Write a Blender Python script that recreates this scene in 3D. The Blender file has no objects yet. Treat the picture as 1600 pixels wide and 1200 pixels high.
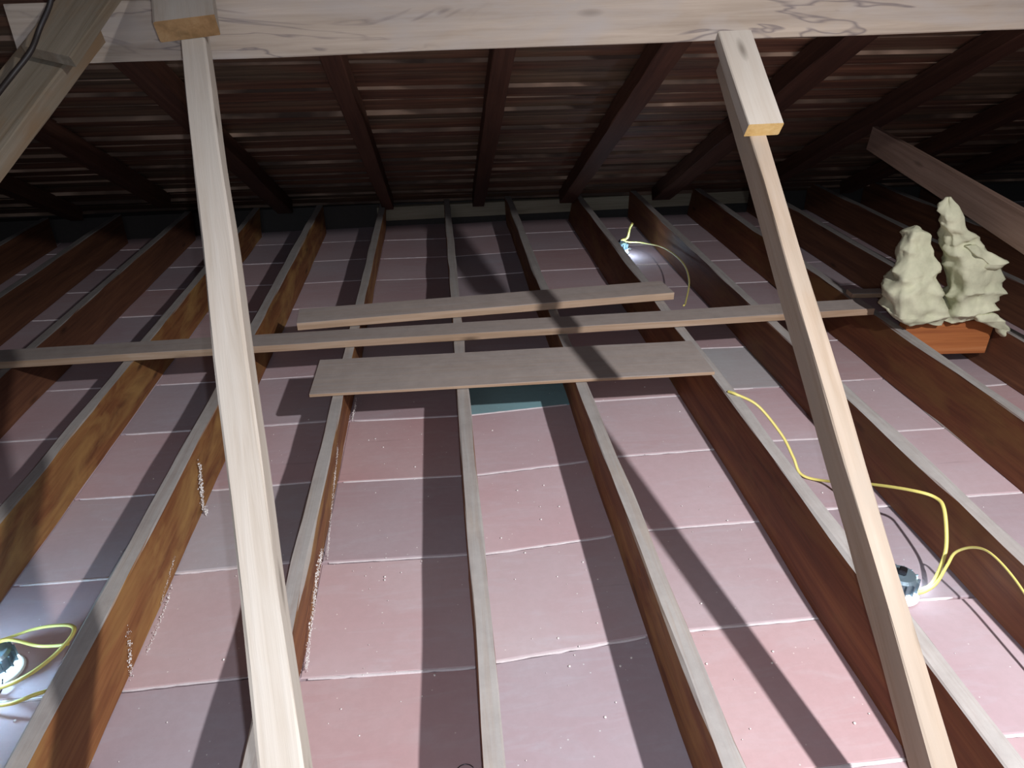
import bpy, bmesh, math, random
from mathutils import Vector, Matrix, noise

random.seed(7)
S = bpy.context.scene
COL = S.collection

# ------------------------------------------------------------------ camera
# metres; X right, Y away along the ceiling joists, Z up; z = 0 is the top of the terracotta lining
H = 0.20                                   # joist depth
CAM = Vector((0, 0, H + 1.23))
cd = bpy.data.cameras.new('camera'); cam = bpy.data.objects.new('camera', cd); COL.objects.link(cam)
Rw = ((0.99505, -0.05587, 0.08243), (-0.09842, -0.45905, 0.88294), (-0.01150, -0.88667, -0.46226))
r = [Vector((Rw[0][k], Rw[1][k], Rw[2][k])).normalized() for k in range(3)]   # right, down, forward
right = r[0]; fwd = (r[2] - right * r[2].dot(right)).normalized(); down = fwd.cross(right)
M = Matrix((( right.x, -down.x, -fwd.x, CAM.x), (right.y, -down.y, -fwd.y, CAM.y), (right.z, -down.z, -fwd.z, CAM.z), (0, 0, 0, 1)))
cam.matrix_world = M
cd.sensor_fit = 'HORIZONTAL'; cd.sensor_width = 36; cd.lens = 1150 / 1600 * 36
cd.clip_start = 0.05; cd.clip_end = 60
S.camera = cam

# ------------------------------------------------------------------ world, lamps, exposure
w = bpy.data.worlds.new('world'); S.world = w; w.use_nodes = True
w.node_tree.nodes['Background'].inputs[0].default_value = (0.55, 0.62, 0.75, 1)
w.node_tree.nodes['Background'].inputs[1].default_value = 0.02

def lamp(name, kind, loc, power, col, size=None, aim=None):
    d = bpy.data.lights.new(name, kind); d.energy = power; d.color = col
    if kind != 'AREA': d.shadow_soft_size = size
    if kind == 'SPOT': d.spot_size = math.radians(119); d.spot_blend = 1.0
    if kind == 'AREA': d.shape = 'SQUARE'; d.size = size
    o = bpy.data.objects.new(name, d); COL.objects.link(o); o.location = loc
    if aim: o.rotation_euler = (Vector(aim) - Vector(loc)).to_track_quat('-Z', 'Y').to_euler()
    return o
lamp('work_lamp', 'SPOT', (1.46, -0.22, 2.36), 465, (1.0, 0.965, 0.985), 0.035, (0.98, 0.80, 0))     # bare work lamp hung to the right of the camera
lamp('phone_torch', 'POINT', CAM + right * 0.028 - down * 0.006, 40, (0.82, 0.87, 1.0), 0.006)      # the torch beside the lens fills the shadows
lamp('ambient_fill', 'AREA', (-0.5, -1.5, 2.1), 10, (0.80, 0.84, 1.0), 1.3, (0.1, 1.6, 0))  # soft fill added behind the camera, no real source there

S.view_settings.view_transform = 'Standard'; S.view_settings.look = 'None'
S.view_settings.gamma = 1; S.view_settings.exposure = 0; S.view_settings.use_curve_mapping = False

# ------------------------------------------------------------------ materials
def newmat(name):
    m = bpy.data.materials.new(name); m.use_nodes = True
    nt = m.node_tree; b = nt.nodes['Principled BSDF']; return m, nt, b
def N(nt, t, **k):
    n = nt.nodes.new(t)
    for a, v in k.items(): setattr(n, a, v)
    return n
def ramp(nt, src, stops):
    n = N(nt, 'ShaderNodeValToRGB'); cr = n.color_ramp
    while len(cr.elements) < len(stops): cr.elements.new(0.5)
    for e, (p, c) in zip(cr.elements, stops): e.position = p; e.color = (*c, 1)
    nt.links.new(src, n.inputs[0]); return n.outputs[0]
def noi(nt, vec, scale, detail=4, rough=0.6, dist=0.0):
    n = N(nt, 'ShaderNodeTexNoise'); n.inputs['Scale'].default_value = scale; n.inputs['Detail'].default_value = detail
    n.inputs['Roughness'].default_value = rough; n.inputs['Distortion'].default_value = dist
    nt.links.new(vec, n.inputs['Vector']); return n.outputs['Fac']
def mapping(nt, vec, scale, loc=(0, 0, 0)):
    n = N(nt, 'ShaderNodeMapping'); n.inputs['Scale'].default_value = scale; n.inputs['Location'].default_value = loc
    nt.links.new(vec, n.inputs['Vector']); return n.outputs[0]
def mix(nt, fac, a, b, mode='MIX'):
    n = N(nt, 'ShaderNodeMix', data_type='RGBA', blend_type=mode)
    for s, v in ((n.inputs[0], fac), (n.inputs[6], a), (n.inputs[7], b)):
        if isinstance(v, (int, float)): s.default_value = v
        elif isinstance(v, tuple): s.default_value = (*v, 1)
        else: nt.links.new(v, s)
    return n.outputs[2]
def bump(nt, b, h, strength, dist=0.004):
    n = N(nt, 'ShaderNodeBump'); n.inputs['Strength'].default_value = strength; n.inputs['Distance'].default_value = dist
    nt.links.new(h, n.inputs['Height']); nt.links.new(n.outputs[0], b.inputs['Normal'])
def math_(nt, op, a, b=None, clamp=False):
    n = N(nt, 'ShaderNodeMath', operation=op, use_clamp=clamp)
    for s, v in zip(n.inputs, (a, b)):
        if v is None: continue
        if isinstance(v, (int, float)): s.default_value = v
        else: nt.links.new(v, s)
    return n.outputs[0]

def wood(name, dark, mid, light, rough=0.7, dust=None, dust_amt=0.9, blotch=None, knots=True, stain=None):
    """sawn timber: grain runs along the object's own X axis; dust settles on faces that look up"""
    m, nt, b = newmat(name)
    tc = N(nt, 'ShaderNodeTexCoord').outputs['Object']
    oi = N(nt, 'ShaderNodeObjectInfo')
    off = N(nt, 'ShaderNodeVectorMath', operation='SCALE'); off.inputs[0].default_value = (17, 31, 11); nt.links.new(oi.outputs['Random'], off.inputs['Scale'])
    ad = N(nt, 'ShaderNodeVectorMath', operation='ADD'); nt.links.new(tc, ad.inputs[0]); nt.links.new(off.outputs[0], ad.inputs[1])
    v = ad.outputs[0]
    g1 = noi(nt, mapping(nt, v, (2.2, 60, 60)), 1.0, 5, 0.65, 0.6)
    g2 = noi(nt, mapping(nt, v, (0.8, 9, 9)), 1.0, 3, 0.6, 1.0)
    g = math_(nt, 'ADD', math_(nt, 'MULTIPLY', g1, 0.5), math_(nt, 'MULTIPLY', g2, 0.5))
    c = ramp(nt, g, [(0.32, dark), (0.5, mid), (0.68, light)])
    if blotch:
        bl = noi(nt, mapping(nt, v, (3, 9, 9)), 1.0, 4, 0.6, 0.5)
        c = mix(nt, ramp(nt, bl, [(0.45, (0, 0, 0)), (0.7, (1, 1, 1))]), c, blotch)
    if stain:
        sn = noi(nt, mapping(nt, v, (1.6, 5.5, 5.5)), 1.0, 3, 0.55, 1.6)
        line = ramp(nt, math_(nt, 'ABSOLUTE', math_(nt, 'SUBTRACT', sn, 0.5)), [(0.0, (0.75, 0.75, 0.75)), (0.02, (0, 0, 0))])
        msk = ramp(nt, noi(nt, mapping(nt, v, (1.1, 2, 2), (3, 0, 0)), 1.0, 2), [(0.42, (0, 0, 0)), (0.54, (1, 1, 1))])
        c = mix(nt, math_(nt, 'MULTIPLY', line, msk), c, stain)
    if knots:
        vo = N(nt, 'ShaderNodeTexVoronoi'); vo.inputs['Scale'].default_value = 1.0
        nt.links.new(mapping(nt, v, (2.6, 9, 9)), vo.inputs['Vector'])
        k = ramp(nt, vo.outputs['Distance'], [(0.03, (0.75, 0.75, 0.75)), (0.13, (0, 0, 0))])
        c = mix(nt, k, c, tuple(x * 0.4 for x in dark))
    if dust:
        sx = N(nt, 'ShaderNodeSeparateXYZ'); ge = N(nt, 'ShaderNodeNewGeometry'); nt.links.new(ge.outputs['Normal'], sx.inputs[0])
        dn = noi(nt, v, 14, 5, 0.7)
        f = math_(nt, 'MULTIPLY', ramp(nt, sx.outputs['Z'], [(0.35, (0, 0, 0)), (0.8, (1, 1, 1))]), dust_amt)
        dc = mix(nt, dn, tuple(x * 0.72 for x in dust), tuple(min(1, x * 1.22) for x in dust))
        f2 = math_(nt, 'SUBTRACT', f, math_(nt, 'MULTIPLY', ramp(nt, g1, [(0.35, (0.5, 0.5, 0.5)), (0.55, (0, 0, 0))]), 0.35), True)
        c = mix(nt, f2, c, dc)
    br = math_(nt, 'ADD', math_(nt, 'MULTIPLY', oi.outputs['Random'], 0.26), 0.87)
    hs = N(nt, 'ShaderNodeHueSaturation'); nt.links.new(br, hs.inputs['Value']); nt.links.new(c, hs.inputs['Color'])
    nt.links.new(hs.outputs[0], b.inputs['Base Color'])
    b.inputs['Roughness'].default_value = rough; b.inputs['Specular IOR Level'].default_value = 0.25
    bump(nt, b, g1, 0.5, 0.002)
    return m
DUST = (0.43, 0.42, 0.40)
W_joist_d = wood('shade-darkened joist timber', (0.07, 0.03, 0.018), (0.13, 0.055, 0.03), (0.20, 0.09, 0.045), 0.65, (0.30, 0.29, 0.275), 0.95)  # darker copy for the outer joists, their dimness put into wood and dust colour
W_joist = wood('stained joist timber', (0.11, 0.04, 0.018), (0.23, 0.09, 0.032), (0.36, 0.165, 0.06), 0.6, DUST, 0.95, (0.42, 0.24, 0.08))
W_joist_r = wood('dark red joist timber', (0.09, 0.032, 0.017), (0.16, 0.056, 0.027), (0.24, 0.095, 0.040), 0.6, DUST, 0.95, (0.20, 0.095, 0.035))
W_strut = wood('pale strut pine', (0.38, 0.325, 0.255), (0.47, 0.425, 0.36), (0.53, 0.495, 0.435), 0.65, knots=True, blotch=(0.50, 0.47, 0.41))
W_brace_r = wood('dull brown brace timber', (0.16, 0.10, 0.075), (0.25, 0.165, 0.125), (0.33, 0.23, 0.18), 0.7)
W_strut_r = wood('warm strut pine', (0.34, 0.26, 0.18), (0.45, 0.365, 0.28), (0.51, 0.43, 0.345), 0.65, blotch=(0.42, 0.36, 0.29))
W_beam = wood('weathered purlin pine', (0.26, 0.21, 0.16), (0.37, 0.31, 0.245), (0.46, 0.39, 0.315), 0.7, blotch=(0.37, 0.335, 0.30), stain=(0.13, 0.11, 0.11))
W_end = wood('freshly cut end grain', (0.45, 0.27, 0.08), (0.62, 0.42, 0.16), (0.70, 0.52, 0.24), 0.7, knots=False)
W_end_b = wood('shaded brown end grain', (0.20, 0.12, 0.05), (0.30, 0.18, 0.08), (0.38, 0.25, 0.12), 0.7, knots=False)  # left cleat's end: brown made darker to stand in for its shade
W_rafter = wood('old dark rafter timber', (0.045, 0.02, 0.014), (0.08, 0.035, 0.022), (0.12, 0.055, 0.035), 0.7, knots=False)
W_board = wood('loose board timber', (0.34, 0.22, 0.13), (0.52, 0.37, 0.25), (0.65, 0.50, 0.37), 0.65, (0.45, 0.41, 0.385), 0.9)
W_plate = wood('pale wall plate timber', (0.25, 0.22, 0.16), (0.36, 0.33, 0.24), (0.44, 0.40, 0.31), 0.8)
W_noggin = wood('orange noggin timber', (0.26, 0.08, 0.03), (0.42, 0.15, 0.05), (0.52, 0.22, 0.09), 0.6)

def roof_mat():
    m, nt, b = newmat('red brown roof boarding')
    tc = N(nt, 'ShaderNodeTexCoord').outputs['Object']
    g = noi(nt, mapping(nt, tc, (1.4, 30, 30)), 1.0, 5, 0.65, 0.5)
    p = noi(nt, mapping(nt, tc, (0.9, 4.2, 0.0)), 1.0, 2, 0.5, 0.2)
    c = ramp(nt, g, [(0.3, (0.06, 0.022, 0.013)), (0.5, (0.15, 0.066, 0.038)), (0.7, (0.28, 0.13, 0.072))])
    c2 = ramp(nt, g, [(0.3, (0.05, 0.032, 0.02)), (0.7, (0.22, 0.15, 0.09))])
    c = mix(nt, ramp(nt, p, [(0.45, (0, 0, 0)), (0.62, (1, 1, 1))]), c, c2)
    nt.links.new(c, b.inputs['Base Color']); b.inputs['Roughness'].default_value = 0.65
    bump(nt, b, g, 0.6, 0.003); return m
M_roof = roof_mat()
def edge_mat():
    m, nt, b = newmat('pale sawn board edge')
    tc = N(nt, 'ShaderNodeTexCoord').outputs['Object']
    g = noi(nt, mapping(nt, tc, (1.6, 3.0, 3.0)), 1.0, 3, 0.6, 0.3)
    c = ramp(nt, g, [(0.44, (0.07, 0.042, 0.028)), (0.58, (0.24, 0.155, 0.105)), (0.72, (0.60, 0.42, 0.30))])
    nt.links.new(c, b.inputs['Base Color']); b.inputs['Roughness'].default_value = 0.7; return m
M_edge = edge_mat()

def tile_mat():
    m, nt, b = newmat('dusty pink terracotta')
    tc = N(nt, 'ShaderNodeTexCoord').outputs['Object']
    at = N(nt, 'ShaderNodeAttribute'); at.attribute_name = 'tint'
    n1 = noi(nt, tc, 2.2, 3, 0.5); n2 = noi(nt, tc, 40, 6, 0.7); n3 = noi(nt, mapping(nt, tc, (3, 14, 1)), 1.5, 4, 0.6, 1.2)
    base = mix(nt, ramp(nt, n1, [(0.35, (0, 0, 0)), (0.65, (1, 1, 1))]), (0.53, 0.375, 0.395), (0.56, 0.445, 0.47))
    base = mix(nt, ramp(nt, n3, [(0.5, (0, 0, 0)), (0.8, (0.6, 0.6, 0.6))]), base, (0.57, 0.50, 0.54))
    base = mix(nt, ramp(nt, n2, [(0.42, (0.14, 0.14, 0.14)), (0.58, (0, 0, 0))]), base, (0.42, 0.32, 0.32))
    sp = N(nt, 'ShaderNodeTexVoronoi'); sp.inputs['Scale'].default_value = 26; nt.links.new(tc, sp.inputs['Vector'])
    base = mix(nt, ramp(nt, sp.outputs['Distance'], [(0.035, (0.8, 0.8, 0.8)), (0.06, (0, 0, 0))]), base, (0.82, 0.78, 0.76))
    scr = N(nt, 'ShaderNodeTexVoronoi'); scr.inputs['Scale'].default_value = 1; nt.links.new(mapping(nt, tc, (1.3, 17, 1), (0.3, 0.7, 0)), scr.inputs['Vector'])
    base = mix(nt, ramp(nt, scr.outputs['Distance'], [(0.03, (0.4, 0.4, 0.4)), (0.11, (0, 0, 0))]), base, (0.36, 0.27, 0.28))
    c = mix(nt, 1.0, base, at.outputs['Color'], 'MULTIPLY')
    nt.links.new(c, b.inputs['Base Color']); b.inputs['Roughness'].default_value = 0.75; b.inputs['Specular IOR Level'].default_value = 0.3
    bump(nt, b, n2, 0.15, 0.002); return m
M_tile = tile_mat()
def plain(name, col, rough=0.6, metal=0, nscale=30, var=0.2, bmp=0.2, emis=None, es=0):
    m, nt, b = newmat(name)
    tc = N(nt, 'ShaderNodeTexCoord').outputs['Object']; n = noi(nt, tc, nscale, 5, 0.65)
    c = mix(nt, n, tuple(x * (1 - var) for x in col), tuple(min(1, x * (1 + var)) for x in col))
    nt.links.new(c, b.inputs['Base Color']); b.inputs['Roughness'].default_value = rough; b.inputs['Metallic'].default_value = metal
    if bmp: bump(nt, b, n, bmp, 0.003)
    if emis: b.inputs['Emission Color'].default_value = (*emis, 1); b.inputs['Emission Strength'].default_value = es
    return m
M_plaster = plain('white plaster', (0.86, 0.84, 0.81), 0.9, nscale=80, var=0.12, bmp=0.6)
M_mortar = plain('white mortar joint', (0.68, 0.63, 0.64), 0.9, nscale=60, var=0.2, bmp=0.5)
M_under = plain('dark joint bed', (0.16, 0.12, 0.12), 0.9)
M_wall = plain('dark masonry', (0.06, 0.055, 0.05), 0.9)
M_batt = plain('pale green insulation wool', (0.68, 0.73, 0.47), 0.95, nscale=8, var=0.55, bmp=0.9)
M_batt_in = plain('dark underside of wool', (0.20, 0.25, 0.17), 0.95, nscale=22, var=0.3, bmp=0.9)
M_yellow = plain('yellow cable sheath', (0.78, 0.70, 0.20), 0.4, var=0.06, bmp=0)
M_black = plain('black cable sheath', (0.02, 0.016, 0.014), 0.5, var=0.1, bmp=0)
M_sink = plain('blue grey lamp housing', (0.20, 0.28, 0.33), 0.4, 0.5, 40, 0.25, 0.3)
M_white = plain('white lamp trim', (0.85, 0.88, 0.88), 0.5, var=0.05)
M_steel = plain('dark steel', (0.10, 0.10, 0.11), 0.35, 0.9)
M_glow = plain('lit lamp lens', (0.9, 0.95, 1.0), 0.5, var=0.02, bmp=0, emis=(0.62, 0.86, 1.0), es=2.2)

# ------------------------------------------------------------------ object helpers
def tag(o, label=None, cat=None, group=None, kind=None):
    if label: o['label'] = label
    if cat: o['category'] = cat
    if group: o['group'] = group
    if kind: o['kind'] = kind
    return o
def link(name, bm, mats, parent=None, mw=None, smooth=False):
    me = bpy.data.meshes.new(name); bmesh.ops.recalc_face_normals(bm, faces=bm.faces); bm.to_mesh(me); bm.free()
    for m in (mats if isinstance(mats, (list, tuple)) else [mats]): me.materials.append(m)
    if smooth: me.polygons.foreach_set('use_smooth', [True] * len(me.polygons))
    o = bpy.data.objects.new(name, me); COL.objects.link(o)
    if parent: o.parent = parent
    if mw is not None: o.matrix_basis = mw
    return o
def frame(p0, p1, up):
    """local X from p0 to p1, local Z as near to `up` as it can be"""
    x = (Vector(p1) - Vector(p0)).normalized(); y = Vector(up).cross(x).normalized(); z = x.cross(y)
    return Matrix(((x.x, y.x, z.x, p0[0]), (x.y, y.y, z.y, p0[1]), (x.z, y.z, z.z, p0[2]), (0, 0, 0, 1)))
def sawn(L, w, d, seg=None, wob=0.0015, bev=0.0025, shift=0.0, seed=0, bow=0.0, endmat=None, taper=1.0):
    """a sawn length of timber, X 0..L, Y -w/2..w/2, Z -d..0, arrises knocked off, edges slightly uneven"""
    bm = bmesh.new(); seg = seg or max(4, int(L / 0.09)); rings = []
    b = bev
    for i in range(seg + 1):
        t = i / seg; x = L * t
        bo = bow * math.sin(math.pi * t)
        k = 1 + (taper - 1) * t
        pr = [(-w/2, -d + b), (-w/2, -b), (-w/2 + b, 0), (w/2 - b, 0), (w/2, -b), (w/2, -d + b), (w/2 - b, -d), (-w/2 + b, -d)]
        ring = []
        for j, (y, z) in enumerate(pr):
            nz = noise.noise(Vector((x * 3.1 + seed * 7.7, (j // 2) * 5.3, seed))) * wob * 2
            nz2 = noise.noise(Vector((x * 2.3 + seed * 3.1, (j // 2) * 9.3 + 40, seed))) * wob * 2
            ring.append(bm.verts.new((x, y * k + nz + bo + shift * (-z / d), z * k + nz2 * 0.6)))
        rings.append(ring)
    for a, c in zip(rings, rings[1:]):
        for j in range(8):
            bm.faces.new((a[j], a[(j+1) % 8], c[(j+1) % 8], c[j]))
    f0 = bm.faces.new(rings[0]); f1 = bm.faces.new(rings[-1][::-1])
    if endmat is not None: f0.material_index = f1.material_index = endmat
    return bm
def timber(name, p0, p1, up, w, d, mats, parent=None, **k):
    mw = frame(p0, p1, up); L = (Vector(p1) - Vector(p0)).length
    return link(name, sawn(L, w, d, **k), mats, parent, mw)
def catmull(pts, n=8):
    P = [Vector(p) for p in pts]; P = [2*P[0]-P[1]] + P + [2*P[-1]-P[-2]]; out = []
    for i in range(1, len(P) - 2):
        for k in range(n):
            t = k / n
            out.append(0.5 * ((2*P[i]) + (-P[i-1]+P[i+1])*t + (2*P[i-1]-5*P[i]+4*P[i+1]-P[i+2])*t*t + (-P[i-1]+3*P[i]-3*P[i+1]+P[i+2])*t**3))
    out.append(P[-2]); return out
def tube(bm, pts, rad, n=8, flat=1.0, mi=0):
    rings = []; prev = None
    for i, p in enumerate(pts):
        t = (pts[min(i+1, len(pts)-1)] - pts[max(i-1, 0)]).normalized()
        u = prev - t * prev.dot(t) if prev is not None else t.orthogonal()
        u.normalize(); prev = u; v = t.cross(u)
        rr = rad(i / (len(pts)-1)) if callable(rad) else rad
        rings.append([bm.verts.new(p + u * math.cos(a) * rr + v * math.sin(a) * rr * flat) for a in (2*math.pi*k/n for k in range(n))])
    fs = []
    for a, c in zip(rings, rings[1:]):
        for k in range(n): fs.append(bm.faces.new((a[k], a[(k+1) % n], c[(k+1) % n], c[k])))
    fs += [bm.faces.new(rings[0][::-1]), bm.faces.new(rings[-1])]
    for f in fs: f.material_index = mi; f.smooth = True
    return bm
def cable(name, pts, rad, mat, label, cat='cable', group=None, flat=0.6):
    base = Vector(pts[0]); bm = bmesh.new()
    tube(bm, [p - base for p in catmull(pts)], rad, 8, flat)
    o = link(name, bm, mat, None, Matrix.Translation(base)); return tag(o, label, cat, group)
def lathe(bm, prof, n=28, c=(0, 0, 0), mi=0, axis=None):
    rings = []
    for rr, z in prof: rings.append([bm.verts.new((c[0] + rr*math.cos(2*math.pi*k/n), c[1] + rr*math.sin(2*math.pi*k/n), c[2] + z)) for k in range(n)])
    for a, b2 in zip(rings, rings[1:]):
        for k in range(n):
            f = bm.faces.new((a[k], a[(k+1) % n], b2[(k+1) % n], b2[k])); f.material_index = mi
    f = bm.faces.new(rings[0][::-1]); f.material_index = mi; f = bm.faces.new(rings[-1]); f.material_index = mi
    return bm
def box(bm, x0, x1, y0, y1, z0, z1, mi=0):
    v = [bm.verts.new(p) for p in ((x0,y0,z0),(x1,y0,z0),(x1,y1,z0),(x0,y1,z0),(x0,y0,z1),(x1,y0,z1),(x1,y1,z1),(x0,y1,z1))]
    fs = [bm.faces.new([v[i] for i in q]) for q in ((0,3,2,1),(4,5,6,7),(0,1,5,4),(1,2,6,5),(2,3,7,6),(3,0,4,7))]
    for f in fs: f.material_index = mi
    return fs

# ------------------------------------------------------------------ the setting
SL = 0.485                                   # roof slope (25 degrees)
def roof_z(y): return 0.20 + (5.25 - y) * SL
# ceiling joists: name key, x of top left arris, x of top right arris, sideways lean of the foot, material
JO = [(-3.10, -3.06, 0), (-2.61, -2.57, 0), (-2.16, -2.12, 0), (-1.715, -1.675, -0.01), (-1.268, -1.228, -0.018), (-0.853, -0.808, 0.0), (-0.420, -0.379, -0.020),
      (0.019, 0.061, 0.0), (0.451, 0.494, 0.012), (0.946, 0.990, -0.034), (1.359, 1.404, 0.0), (1.842, 1.886, -0.028),
      (2.28, 2.325, 0), (2.74, 2.785, 0), (3.20, 3.245, 0), (3.68, 3.72, 0)]
xb = [-5.2, -4.6, -4.15, -3.6] + [(a + b) / 2 for a, b, _ in JO] + [4.2, 4.7, 5.2]
phase = {6: 2.51, 7: 2.50, 8: 2.498, 9: 2.505, 10: 2.490, 11: 2.507, 12: 2.541, 13: 2.578, 14: 2.592}   # where the cross joints of each bay fall
skew = {12: 0.004, 11: 0.022, 10: -0.005}
bm = bmesh.new(); tl = bm.loops.layers.color.new('tint')
rnd = random.Random(3)
YE = 5.30
for i in range(len(xb) - 1):
    x0, x1 = xb[i], xb[i+1]; ph = phase.get(i - 0, 2.5 + rnd.uniform(-0.03, 0.03)); sk = skew.get(i, rnd.uniform(-0.008, 0.008))
    js = []
    k0 = int(math.floor((-3.0 - ph) / 0.405))
    y = ph + k0 * 0.405
    while y < YE + 0.3:
        js.append(y + rnd.uniform(-0.004, 0.004)); y += 0.405
    for ya, yb in zip(js, js[1:]):
        g = 0.004; dz = rnd.uniform(-0.0012, 0.0012)
        a = [(x0, ya + g - sk), (x1, ya + g + sk), (x1, min(yb, YE) - g + sk), (x0, min(yb, YE) - g - sk)]
        t = rnd.uniform(0.90, 1.06); tr = rnd.uniform(-0.05, 0.04)
        col = (t * (1 + tr), t, t * (1 - tr * 0.4), 1)
        if i == 11 and 2.4 < ya < 2.6: col = (0.66, 0.95, 0.96, 1)
        if i == 13 and 2.4 < ya < 2.7: col = (0.90, 1.0, 0.985, 1)
        if i == 9 and 1.6 < ya < 1.8: col = (0.93, 1.0, 1.05, 1)        # the greenish tile under the wide board
        if ya > YE - 0.02: continue
        lo = [bm.verts.new((px, py, -0.03)) for px, py in a]
        mid = [bm.verts.new((px, py, -0.003 + dz)) for px, py in a]
        cx, cy = sum(p[0] for p in a) / 4, sum(p[1] for p in a) / 4
        top = [bm.verts.new((px + (0.003 if px < cx else -0.003), py + (0.003 if py < cy else -0.003), dz)) for px, py in a]
        for r1, r2 in ((lo, mid), (mid, top)):
            for q in range(4): bm.faces.new((r1[q], r1[(q+1) % 4], r2[(q+1) % 4], r2[q]))
        bm.faces.new(top)
        for v in top:
            for f in v.link_faces:
                for l in f.loops: l[tl] = col
    # raised, uneven mortar ridge over every cross joint
    for yj in js:
        if yj > YE - 0.03 or yj < -1.2: continue
        if rnd.random() < 0.10 and not (6 < i < 15): continue
        n = 16; wd = rnd.uniform(0.0026, 0.0050); prev = None
        e0, e1 = x0 + 0.02, x1 - 0.02
        if rnd.random() < 0.35: e1 -= rnd.uniform(0, 0.16)
        for q in range(n + 1):
            t = q / n; x = e0 + (e1 - e0) * t; yy = yj - sk + 2 * sk * (x - x0) / (x1 - x0) + rnd.uniform(-0.0007, 0.0007)
            ww = wd * rnd.uniform(0.7, 1.35) * (0.4 if q in (0, n) else 1); hh = 0.0016 * rnd.uniform(0.5, 1.3)
            cur = [bm.verts.new((x, yy - ww, -0.002)), bm.verts.new((x, yy - ww * 0.4, hh)), bm.verts.new((x, yy + ww * 0.4, hh)), bm.verts.new((x, yy + ww, -0.002))]
            if prev:
                for s in range(3):
                    f = bm.faces.new((prev[s], prev[s+1], cur[s+1], cur[s])); f.material_index = 1
            prev = cur
for f in box(bm, -5.2, 5.2, -3.2, YE, -0.06, -0.012, 2): pass
o = link('floor', bm, [M_tile, M_mortar, M_under]); tag(o, 'pink terracotta ceiling tiles with white mortar joints between the joists', kind='structure')

# roof boarding, each board lapped so that its upper edge hangs a little lower
bm = bmesh.new(); c = math.cos(math.atan(SL)); s = math.sin(math.atan(SL))
def rp(x, u, off): return (x, 5.42 - u * c, roof_z(5.42) + u * s + 0) if off is None else (x, 5.42 - u * c - off * s, roof_z(5.42) + u * s - off * c)
rnd = random.Random(5)
u = 0.0
while u < 7.0:
    pw = 0.1045 * rnd.uniform(0.92, 1.08) * 2 if False else rnd.choice((0.14, 0.135, 0.15, 0.12))
    odd = not globals().get('odd', False); hang = rnd.uniform(0.012, 0.020) if odd else rnd.uniform(0.0, 0.003)
    xs = [-5.2 + 0.4 * q for q in range(27)]; prev = None
    for x in xs:
        j1 = noise.noise(Vector((x * 0.8, u * 3, 1))) * 0.005; j2 = noise.noise(Vector((x * 0.9, u * 3, 9))) * 0.004
        h2 = max(0.0006, hang + noise.noise(Vector((x * 0.9, u * 5, 4))) * 0.010)
        cur = [bm.verts.new(rp(x, u + 0.002, 0.0)), bm.verts.new(rp(x, u + pw - 0.004 + j1, h2)), bm.verts.new(rp(x, u + pw - 0.001 + j1, h2 - 0.001)), bm.verts.new(rp(x, u + pw + 0.001 + j1, -0.022)), bm.verts.new(rp(x, u + 0.002, -0.022))]
        if prev:
            for q in range(5):
                f = bm.faces.new((prev[q], prev[(q+1) % 5], cur[(q+1) % 5], cur[q]))
                if q in (1, 2): f.material_index = 1
        prev = cur
    u += pw
# ridge and the other slope, behind the camera
yr, zr = 5.42 - 7.0 * c, roof_z(5.42) + 7.0 * s
box_pts = [(-5.2, yr, zr), (5.2, yr, zr), (5.2, -3.2, zr - (yr + 3.2) * SL), (-5.2, -3.2, zr - (yr + 3.2) * SL)]
lo = [bm.verts.new(p) for p in box_pts]; hi = [bm.verts.new((p[0], p[1], p[2] + 0.03)) for p in box_pts]
bm.faces.new(lo[::-1]); bm.faces.new(hi)
for q in range(4): bm.faces.new((lo[q], lo[(q+1) % 4], hi[(q+1) % 4], hi[q]))
tag(link('ceiling', bm, [M_roof, M_edge]), 'dark red-brown roof boarding sloping down to the eaves', kind='structure')
def wall(name, x0, x1, y0, y1, z0, z1, label):
    bm = bmesh.new(); box(bm, x0, x1, y0, y1, z0, z1); tag(link(name, bm, M_wall), label, kind='structure')
bm = bmesh.new(); fs = box(bm, -5.2, 5.2, 5.30, 5.40, -0.06, 0.16)
for v in bm.verts: v.co.y += 0.05 * v.co.x
tag(link('wall_back', bm, M_wall), 'dark masonry wall at the eaves', kind='structure')
wall('wall_left', -5.3, -5.2, -3.2, 5.4, -0.06, 3.6, 'dark gable wall on the left')
wall('wall_right', 5.2, 5.3, -3.2, 5.4, -0.06, 3.6, 'dark gable wall on the right')
wall('wall_near', -5.3, 5.3, -3.3, -3.2, -0.06, 3.6, 'dark wall behind the camera')

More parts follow.
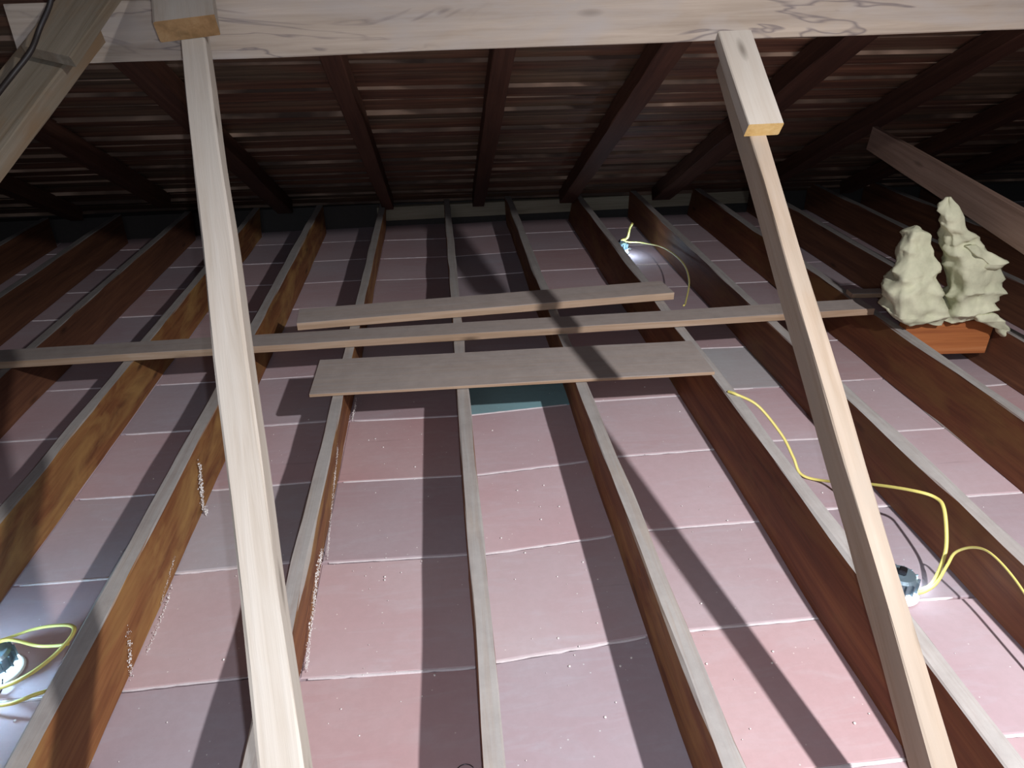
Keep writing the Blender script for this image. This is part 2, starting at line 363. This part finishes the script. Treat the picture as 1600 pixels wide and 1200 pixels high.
# ------------------------------------------------------------------ ceiling joists
def blob(bm, c, r, seed, flat=(1, 1, 1), sub=1, mi=0):
    g = bmesh.ops.create_icosphere(bm, subdivisions=sub, radius=r)
    for v in g['verts']:
        n = 1 + 0.35 * noise.noise(v.co * (1.5 / r) + Vector((seed * 3.3, seed, 0)))
        v.co = Vector((v.co.x * flat[0], v.co.y * flat[1], v.co.z * flat[2])) * n + Vector(c)
    for f in {f for v in g['verts'] for f in v.link_faces}: f.material_index = mi; f.smooth = True
JL = ['ceiling joist in the darkness farthest left, near the foot of the roof',
      'dark dusty ceiling joist second from the far left',
      'dim dusty ceiling joist, third from the far left',
      'dim ceiling joist passing under the long batten at the left edge of the view',
      'orange-brown ceiling joist just left of the glowing lamp in the lower left corner',
      'broad orange-brown joist with plaster splashes, between lower left lamp and left strut',
      'ceiling joist with a white plaster bead, just right of the left strut',
      'narrow grey-topped ceiling joist running straight up the middle of the view',
      'wavy joist with thin brown side and small knot, right of the middle one',
      'tall red-brown joist running behind the foot of the right strut',
      'red-brown joist behind the arching yellow cables, right of the right strut',
      'tall red-brown joist under the right end of the long batten',
      'dark ceiling joist at the right end of the orange noggin',
      'dark ceiling joist, first one beyond the insulation clump',
      'dark ceiling joist, second one beyond the insulation clump',
      'ceiling joist in the darkness farthest right']
joists = []
for i, (xa, xc, sh) in enumerate(JO):
    y0 = -1.0; y1 = 5.195 + 0.05 * xa
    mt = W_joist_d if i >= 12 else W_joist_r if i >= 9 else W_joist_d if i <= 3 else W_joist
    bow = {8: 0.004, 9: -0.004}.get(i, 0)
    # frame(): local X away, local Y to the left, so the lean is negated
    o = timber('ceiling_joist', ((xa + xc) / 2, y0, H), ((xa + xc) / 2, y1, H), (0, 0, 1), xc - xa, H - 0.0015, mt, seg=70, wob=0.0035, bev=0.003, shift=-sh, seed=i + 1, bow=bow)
    tag(o, JL[i], 'ceiling joist', 'ceiling joists'); joists.append(o)
def plaster(joist, pts, r, name='plaster_splash', n=None):
    """lumps of plaster stuck to a joist; pts in world"""
    bm = bmesh.new(); inv = joist.matrix_basis.inverted(); rr = random.Random(len(pts) * 7 + int(r * 1e4))
    path = catmull(pts, (n or 14) * 2)
    for k, p in enumerate(path):
        w_ = r * (0.25 + 1.1 * abs(noise.noise(Vector((k * 0.23, r * 500, 1)))))
        for _ in range(3):
            q = inv @ (p + Vector((rr.gauss(0, 0.25), rr.gauss(0, 0.7), rr.gauss(0, 0.7))) * r * 1.3)
            blob(bm, q, w_ * rr.uniform(0.25, 0.75), k, (1.4, 0.5, 1.0))
    o = link(name, bm, M_plaster, joist); o['label'] = 'white plaster splash'; return o
jB, jC, jE = joists[5], joists[6], joists[8]
# plaster on the right side of the broad left joist
plaster(jB, [(-0.800, 2.02, 0.150), (-0.800, 1.99, 0.09), (-0.800, 1.97, 0.03), (-0.79, 1.96, 0.004)], 0.007, n=16)
plaster(jB, [(-0.802, 1.375, 0.10), (-0.802, 1.345, 0.05), (-0.800, 1.325, 0.008)], 0.006, n=10)
plaster(jB, [(-0.803, 1.70, 0.05), (-0.803, 1.62, 0.03), (-0.80, 1.55, 0.02)], 0.0028, n=12)
plaster(jB, [(-0.796, 1.62, 0.002), (-0.792, 1.5, 0.001), (-0.79, 1.4, 0.001)], 0.005, n=12)
# plaster bead along the middle-left joist
plaster(jC, [(-0.372, 2.56, 0.05), (-0.385, 2.53, 0.015), (-0.388, 2.50, 0.003)], 0.005, n=10)
plaster(jC, [(-0.374, 2.05, 0.165), (-0.373, 1.95, 0.14), (-0.376, 1.85, 0.10), (-0.380, 1.75, 0.05), (-0.385, 1.70, 0.006)], 0.0036, n=26)
plaster(jC, [(-0.372, 1.60, 0.12), (-0.372, 1.50, 0.12), (-0.374, 1.42, 0.09), (-0.380, 1.34, 0.05), (-0.385, 1.30, 0.01)], 0.006, n=26)
# knot lump on the bent joist
bm = bmesh.new(); inv = jE.matrix_basis.inverted(); blob(bm, inv @ Vector((0.453, 1.42, 0.135)), 0.014, 3, (2.2, 0.35, 1.6), 2)
kn = link('timber_knot', bm, W_joist, jE)

# ------------------------------------------------------------------ wall plate and rafters
o = timber('wall_plate', (-0.45, 5.2125, 0.158), (2.35, 5.3525, 0.158), (0, 0, 1), 0.05, 0.095, W_plate, seed=31, seg=50)
tag(o, 'pale timber plate seen between the joist ends at the foot of the roof', 'wall plate')
RX = [(-3.70, 0.075), (-3.05, 0.075), (-2.36, 0.08), (-1.70, 0.08), (-1.035, 0.10), (-0.355, 0.075), (0.250, 0.08), (0.855, 0.10), (1.515, 0.13), (2.165, 0.10), (2.85, 0.08), (3.5, 0.08)]
RL = ['rafter in the dark at the far left edge of the roof', 'dark rafter above the left brace, second from the far left', 'dark rafter behind the left brace',
      'dark rafter left of the left strut, barely visible', 'dark rafter disappearing behind the left strut', 'narrow dark rafter first to the right of the left strut',
      'dark rafter nearest the middle of the roof, almost upright in view', 'broad dark rafter left of the right strut, sloping down to the left',
      'broad dark rafter passing behind the right strut and its cleat', 'dark rafter right of the right strut, fading into the dark',
      'rafter in the dark right corner above the inclined brace', 'rafter in the darkness at the far right of the roof']
rd = 0.088
for i, (x, wd) in enumerate(RX):
    # stops under the ridge; feet stand just short of the wall plate
    yf, yn = (4.86 if i in (0, 1, 3, 9) else 5.12), -0.9
    p0 = Vector((x * 1.02, yf, roof_z(yf) - 0.016)); p1 = Vector((x * 0.97, yn, roof_z(yn) - 0.016))
    o = timber('rafter', p0, p1, (0, SL, 1), wd, rd, W_rafter, seed=50 + i, wob=0.003, seg=50)
    tag(o, RL[i], 'rafter', 'rafters under the roof boarding')

# ------------------------------------------------------------------ purlin beam
o = timber('purlin_beam', (-1.045, 2.185, 1.437), (2.95, 2.185, 1.505), (0, 0, 1), 0.07, 0.142, W_beam, seed=80, wob=0.002, seg=50, bow=0.0)
tag(o, 'long pale horizontal roof beam across the top of the view', 'beam')
def crack(bm, pts, r): tube(bm, catmull(pts, 6), r, 5, 0.5)
# ------------------------------------------------------------------ struts
ax = Vector((0, -0.794, -0.607)); nf = Vector((0, -0.607, 0.794))       # down along a strut; out of its front face
def strut(name, ft, fb, w, d, mat, seed, label, cat, group, up=nf):
    o = timber(name, ft, fb, up, w, d, mat, seed=seed, wob=0.002, bev=0.003); return tag(o, label, cat, group)
# right: front left arris from (0.80,1.858,1.079) to (0.80,0.754,0.235)
top = Vector((0.822, 1.858, 1.079)) - ax * 0.375; bot = Vector((0.822, 0.754, 0.235)) + ax * 0.28
o = strut('roof_strut', top, bot, 0.045, 0.080, W_strut_r, 90, 'pale square-edged strut on the right, its left side in shade', 'strut', 'struts under the roof beam')
# its cleat
c0 = Vector((0.820, 2.150, 1.338 + 0.012)); c1 = Vector((0.829, 1.879, 1.146))
o = timber('timber_cleat', c0, c1, nf, 0.094, 0.040, [W_strut, W_end], seed=91, endmat=1, seg=6)
tag(o, 'short pale cleat with a yellow sawn end, nailed on the head of the right strut', 'timber cleat', 'cleats on the strut heads')
# left
nl = Vector((0, -0.5, 0.866))
ftl = Vector((-0.556, 1.955, 1.362)); fbl = Vector((-0.239, 0.619, 0.590))
dl = (fbl - ftl).normalized()
o = strut('roof_strut', ftl - dl * 0.16, fbl + dl * 1.16, 0.053, 0.068, W_strut, 93, 'tall bright cream strut on the left, crossing in front of the roof beam', 'strut', 'struts under the roof beam', nl)
c1 = Vector((-0.556, 1.922, 1.403)); c0 = c1 - dl * 0.255
o = timber('timber_cleat', c0, c1, nl, 0.134, 0.050, [W_strut, W_end_b], seed=94, endmat=1, seg=6)
tag(o, 'thick pale cleat block with brown sawn end above the left strut', 'timber cleat', 'cleats on the strut heads')
# brace at the left edge
b0 = Vector((-0.755, 2.03, 1.478)); b1 = Vector((-1.02, 1.45, 0.99))
W_brace = wood('greyish brace timber', (0.15, 0.12, 0.08), (0.22, 0.19, 0.14), (0.29, 0.25, 0.19), 0.7, blotch=(0.23, 0.15, 0.08))
o = timber('roof_brace', (-0.868, 2.09, 1.40), (-1.125, 1.14, 0.845), (0.05, -0.5, 0.866), 0.125, 0.05, W_brace, seed=96, wob=0.004, seg=20)
tag(o, 'dim grey-brown brace leaning across the top left corner, below the left end of the beam', 'brace')
o = timber('timber_cleat', (-0.775, 2.10, 1.50), (-0.862, 1.90, 1.340), (0.05, -0.5, 0.866), 0.120, 0.028, W_brace, seed=97, seg=10, wob=0.004)
tag(o, 'flat grey-brown cleat lying on the head of the brace in the top left corner', 'timber cleat', 'cleats on the strut heads')
cable('black_cable', [(-0.79, 1.86, 1.50), (-0.80, 1.85, 1.443), (-0.834, 1.84, 1.389), (-0.852, 1.81, 1.346), (-0.886, 1.78, 1.304), (-0.910, 1.74, 1.268), (-0.95, 1.66, 1.20)], 0.006, M_black, 'black cable hanging in a curve beside the brace in the top left corner', flat=1)
# inclined brace on the right
o = timber('roof_brace', (2.285, 0.40, 0.382), (2.122, 3.56, 0.866), (0, 0, 1), 0.045, 0.18, W_brace_r, seed=99, taper=0.62, seg=30)   # foot on a joist, head under the roof
tag(o, 'dim brown brace running from the right edge into the dark above the insulation clump', 'brace')

# ------------------------------------------------------------------ loose boards on the joists
def board(name, a, b, wd, th, label, mat, seed, cat='board', **k):
    """a, b: mid points of the top face at the two ends"""
    o = timber(name, a, b, (0, 0, 1), wd, th, mat, seed=seed, wob=0.0012, bev=0.0015, **k); return tag(o, label, cat)
e = 0.0035
o = board('wide_board', (-0.497, 2.469, H + e + 0.012), (0.962, 2.466, H + e + 0.012), 0.282, 0.012, 'wide thin grey-brown board lying across five joists, crossed by a strut shadow', W_board, 101, 'board', shift=0)
o = board('long_batten', (-2.62, 2.735, H + e + 0.030), (1.835, 2.858, H + e + 0.030), 0.118, 0.030, 'long narrow batten lying across the joists from the left edge to the insulation', W_board, 103, 'batten', seg=50)
o = board('short_batten', (-0.640, 3.020, H + e + 0.034), (1.030, 3.170, H + e + 0.034), 0.165, 0.034, 'shorter thicker batten with a pale sawn end, behind the long batten', W_board, 105, 'batten', seg=20)
o = board('board_offcut', (1.845, 3.03, H + e + 0.022), (2.00, 3.02, H + e + 0.022), 0.06, 0.022, 'small brown board offcut beyond the right end of the long batten', W_board, 107, 'board offcut')
o = timber('timber_noggin', (1.888, 2.66, 0.232), (2.275, 2.66, 0.222), (0, 0, 1), 0.05, 0.150, W_noggin, seed=109)
tag(o, 'orange-brown noggin between two joists carrying the insulation clump', 'noggin')

# ------------------------------------------------------------------ insulation
def lobe(bm, secs, seed, mi=0, n=64, amp=0.025, m=56):
    """secs: (z, cx, cy, rx, ry) from bottom to top; a crumpled, torn lump of wool"""
    rings = []; sv = Vector((seed, seed * 0.7, 0))
    for i in range(m + 1):
        t = i / m * (len(secs) - 1); k = min(int(t), len(secs) - 2); f = t - k; f = f*f*(3-2*f)
        z, cx, cy, rx, ry = [secs[k][q] * (1-f) + secs[k+1][q] * f for q in range(5)]
        ring = []
        for j in range(n):
            a = 2*math.pi*j/n; sq = 1 / max(abs(math.cos(a)), abs(math.sin(a))) ** 0.5
            p = Vector((cx + rx*math.cos(a)*sq, cy + ry*math.sin(a)*sq, z))
            q1 = p * 5 + sv; q2 = p * 11 + sv; q3 = p * 34 + sv
            fold = 1 - 2 * abs(noise.noise(Vector((q1.x, q1.y, q1.z * 2.2))))          # deep creases
            fold2 = 1 - 2 * abs(noise.noise(Vector((q2.x * 0.8, q2.y, q2.z * 1.7))))
            nv = (fold - 0.6) * amp * 0.9 + (fold2 - 0.6) * amp * 0.75 + noise.noise(q3) * amp * 0.28 + noise.noise(p * 90 + sv) * amp * 0.12
            e = Vector((math.cos(a), math.sin(a), 0.4 * noise.noise(q2)))
            p += e * nv; p.z += noise.noise(p * 9 + Vector((5, seed, 2))) * amp * 0.9
            ring.append(bm.verts.new(p))
        rings.append(ring)
    fs = []
    for a, b in zip(rings, rings[1:]):
        for j in range(n): fs.append(bm.faces.new((a[j], a[(j+1) % n], b[(j+1) % n], b[j])))
    fs += [bm.faces.new(rings[0][::-1]), bm.faces.new(rings[-1])]
    for f in fs: f.material_index = mi; f.smooth = True
OX, OY, OZ = 2.05, 2.66, 0.236
bm = bmesh.new()
lobe(bm, [(0.236, 1.945, 2.66, 0.085, 0.08), (0.28, 1.915, 2.66, 0.112, 0.09), (0.37, 1.89, 2.66, 0.108, 0.085), (0.45, 1.885, 2.67, 0.088, 0.075), (0.53, 1.875, 2.69, 0.062, 0.06), (0.60, 1.865, 2.70, 0.03, 0.035), (0.625, 1.86, 2.70, 0.006, 0.01)], 1.0)
lobe(bm, [(0.236, 2.10, 2.65, 0.065, 0.07), (0.28, 2.13, 2.64, 0.085, 0.08), (0.38, 2.135, 2.64, 0.105, 0.085), (0.47, 2.11, 2.64, 0.100, 0.075), (0.56, 2.03, 2.64, 0.070, 0.055), (0.64, 1.965, 2.64, 0.042, 0.04), (0.71, 1.93, 2.64, 0.028, 0.03), (0.735, 1.925, 2.64, 0.006, 0.008)], 5.4)
for v in bm.verts: v.co -= Vector((OX, OY, OZ))
bt = link('insulation_batt', bm, M_batt, None, Matrix.Translation((OX, OY, OZ)))
tag(bt, 'crumpled clump of pale green insulation wool on the orange noggin', 'insulation')
bm = bmesh.new()
lobe(bm, [(0.475, 2.13, 2.58, 0.030, 0.012), (0.505, 2.14, 2.565, 0.040, 0.015), (0.540, 2.08, 2.58, 0.05, 0.02), (0.56, 2.04, 2.60, 0.03, 0.015)], 9.0, amp=0.016, n=40, m=30)
for v in bm.verts: v.co -= Vector((OX, OY, OZ))
link('loose_flap', bm, M_batt, bt)
bm = bmesh.new()
lobe(bm, [(0.165, 2.30, 2.585, 0.012, 0.01), (0.21, 2.27, 2.58, 0.03, 0.016), (0.255, 2.20, 2.58, 0.06, 0.03), (0.285, 2.16, 2.59, 0.045, 0.03)], 12.0, amp=0.016, n=40, m=30)
for v in bm.verts: v.co -= Vector((OX, OY, OZ))
link('loose_flap', bm, M_batt, bt)
bm = bmesh.new()
lobe(bm, [(0.25, 2.20, 2.70, 0.05, 0.06), (0.36, 2.215, 2.69, 0.06, 0.06), (0.46, 2.18, 2.69, 0.05, 0.05), (0.53, 2.09, 2.69, 0.045, 0.05), (0.60, 2.02, 2.69, 0.03, 0.03)], 15.0, amp=0.02)
for v in bm.verts: v.co -= Vector((OX, OY, OZ))
fc = link('torn_facing', bm, plain('grey torn facing', (0.22, 0.25, 0.24), 0.8, nscale=14, var=0.3, bmp=0.6), bt); fc['label'] = 'grey torn facing on the back of the clump'

# ------------------------------------------------------------------ recessed lamps
def downlight(loc, rot, label, power, col, leak):
    root = bpy.data.objects.new('recessed_lamp', None); COL.objects.link(root); root.location = loc; root.rotation_euler = (0, 0, rot); root.empty_display_size = 0.05; root.scale = (1.2, 1.2, 1.2)
    tag(root, label, 'recessed lamp', 'lit recessed lamps on the ceiling tiles')
    bm = bmesh.new(); lathe(bm, [(0.044, 0.0), (0.046, 0.003), (0.043, 0.006), (0.034, 0.006)], 32); link('trim_ring', bm, M_white, root)
    bm = bmesh.new(); lathe(bm, [(0.038, 0.0062), (0.040, 0.010), (0.039, 0.018), (0.033, 0.020)], 32); link('lens', bm, M_glow, root)
    bm = bmesh.new(); lathe(bm, [(0.030, 0.0202), (0.033, 0.024), (0.033, 0.050), (0.028, 0.056), (0.012, 0.058)], 32, (0, 0, 0))
    for k in range(14):
        a = 2 * math.pi * k / 14; ca, sa = math.cos(a), math.sin(a); m4 = Matrix.Rotation(a, 4, 'Z')
        vs0 = set(bm.verts); box(bm, 0.030, 0.0385, -0.0012, 0.0012, 0.023, 0.050)
        for v in set(bm.verts) - vs0: v.co = m4 @ v.co
    link('heat_sink', bm, M_sink, root)
    for sgn in (1, -1):
        bm = bmesh.new()
        tube(bm, catmull([(0.036*sgn, -0.008, 0.012), (0.050*sgn, -0.010, 0.020), (0.064*sgn, -0.006, 0.010), (0.066*sgn, 0.004, 0.004), (0.054*sgn, 0.010, 0.012), (0.036*sgn, 0.008, 0.014)], 6), 0.0016, 6)
        link('spring_clip', bm, M_white if sgn > 0 else M_steel, root)
    bm = bmesh.new(); box(bm, -0.010, 0.010, -0.008, 0.008, 0.0582, 0.070); bmesh.ops.bevel(bm, geom=bm.edges[:], offset=0.002, segments=2, affect='EDGES'); link('connector', bm, M_steel, root)
    l = bpy.data.lights.new('lamp_leak', 'POINT'); l.energy = power; l.color = col; l.shadow_soft_size = 0.02
    lo_ = bpy.data.objects.new('lamp_leak', l); COL.objects.link(lo_); lo_.parent = root; lo_.location = leak
    return root
downlight((1.163, 1.392, 0.0015), 0.9, 'glowing recessed lamp with blue-grey housing beside the lower part of the right strut', 0.22, (0.68, 0.86, 1.0), (0.035, -0.045, 0.030))
downlight((1.115, 4.44, 0.0015), 0.4, 'small bright recessed lamp far off near the eaves', 0.8, (0.55, 0.78, 1.0), (0.0, -0.07, 0.06))
downlight((-1.125, 1.375, 0.0015), 2.0, 'recessed lamp cut by the left edge of the view, in a tangle of yellow-green cable', 4.5, (0.38, 0.70, 1.0), (-0.02, 0.07, 0.10))

# ------------------------------------------------------------------ cables
cable('yellow_cable', [(0.962, 2.19, 0.207), (0.985, 2.165, 0.206), (1.057, 2.139, 0.17), (1.116, 2.054, 0.1), (1.136, 1.989, 0.05), (1.149, 1.94, 0.012), (1.203, 1.885, 0.02), (1.243, 1.72, 0.12), (1.293, 1.605, 0.175), (1.335, 1.562, 0.178), (1.336, 1.519, 0.168), (1.316, 1.452, 0.105), (1.288, 1.415, 0.065), (1.252, 1.385, 0.030), (1.222, 1.380, 0.018), (1.205, 1.382, 0.016)],
      0.0052, M_yellow, 'thick yellow cable from the near lamp passing behind the right strut', flat=0.62)
cable('yellow_cable', [(1.205, 1.370, 0.016), (1.225, 1.370, 0.020), (1.258, 1.378, 0.038), (1.290, 1.398, 0.080), (1.306, 1.402, 0.120), (1.320, 1.365, 0.165), (1.325, 1.31, 0.185), (1.335, 1.22, 0.165), (1.330, 1.10, 0.12), (1.32, 0.98, 0.04), (1.31, 0.90, 0.006)],
      0.0042, M_yellow, 'thinner yellow cable arching from the near lamp towards the right edge', flat=0.7)
cable('yellow_cable', [(1.118, 4.438, 0.086), (1.150, 4.43, 0.10), (1.160, 4.42, 0.16), (1.170, 4.40, 0.20)], 0.0085, M_yellow, 'short stiff yellow cable end standing up from the far lamp', flat=0.8)
cable('yellow_cable', [(1.112, 4.436, 0.086), (1.162, 4.42, 0.075), (1.228, 4.36, 0.085), (1.295, 4.13, 0.12), (1.282, 3.74, 0.16), (1.20, 3.37, 0.19), (1.07, 3.02, 0.215), (1.028, 2.92, 0.24)], 0.0048, M_yellow, 'thin yellow cable curving from the far lamp to the long batten', flat=0.8)
cable('yellow_cable', [(-1.15, 1.33, 0.012), (-1.067, 1.283, 0.05), (-0.996, 1.285, 0.08), (-0.948, 1.318, 0.1), (-0.912, 1.348, 0.13), (-0.926, 1.377, 0.13), (-0.997, 1.414, 0.1), (-1.061, 1.438, 0.07), (-1.100, 1.420, 0.07), (-1.123, 1.385, 0.088)], 0.0052, M_yellow,
      'yellow-green cable looped around the lamp in the lower left corner', flat=0.7)
cable('yellow_cable', [(-1.20, 1.30, 0.006), (-1.093, 1.262, 0.02), (-1.033, 1.252, 0.03), (-0.990, 1.266, 0.035), (-0.950, 1.300, 0.02), (-0.90, 1.36, 0.006)], 0.0045, M_yellow,
      'length of yellow-green cable lying nearest the camera in the lower left corner', flat=0.7)
cable('yellow_cable', [(-1.127, 1.370, 0.088), (-1.090, 1.395, 0.085), (-1.033, 1.394, 0.06), (-0.976, 1.368, 0.08), (-0.93, 1.35, 0.10)], 0.0042, M_yellow,
      'thin inner strand of yellow-green cable inside the loop at the lower left lamp', flat=0.7)

# small wire ring on the tile, bottom centre
bm = bmesh.new(); tube(bm, [Vector((0.019 * math.cos(a), 0.017 * math.sin(a), 0)) for a in [math.radians(q) for q in range(20, 350, 12)]], 0.0011, 6)
tag(link('wire_ring', bm, M_steel, None, Matrix.Translation((-0.016, 0.995, 0.0027))), 'tiny open ring of dark wire on a tile at the bottom edge', 'wire ring')

# plaster crumbs swept over the tiles and joists
bm = bmesh.new(); rr = random.Random(11)
tops = [(a, b) for a, b, _ in JO]
def crumb(x, y, z, s): blob(bm, (x, y, z), s, rr.random() * 9, (1, 1.2, 0.5), 1)
def clear(x): return all(not (a - 0.05 < x < b + 0.05) for a, b in tops)
k = 0
while k < 230:
    x = rr.choice((rr.gauss(-0.28, 0.12), rr.gauss(0.2, 0.2), rr.gauss(0.7, 0.3), rr.gauss(-0.65, 0.2), rr.uniform(-1.2, 1.9))); y = 0.8 + abs(rr.gauss(0, 1.1))
    if not clear(x) or y > 4.3: continue
    crumb(x, y, 0.002, rr.choice((0.0010, 0.0015, 0.0015, 0.0022, 0.0034))); k += 1
o = link('plaster_crumbs', bm, M_plaster, None, None); tag(o, 'white plaster crumbs scattered over the pink tiles', 'plaster crumbs', kind='stuff')
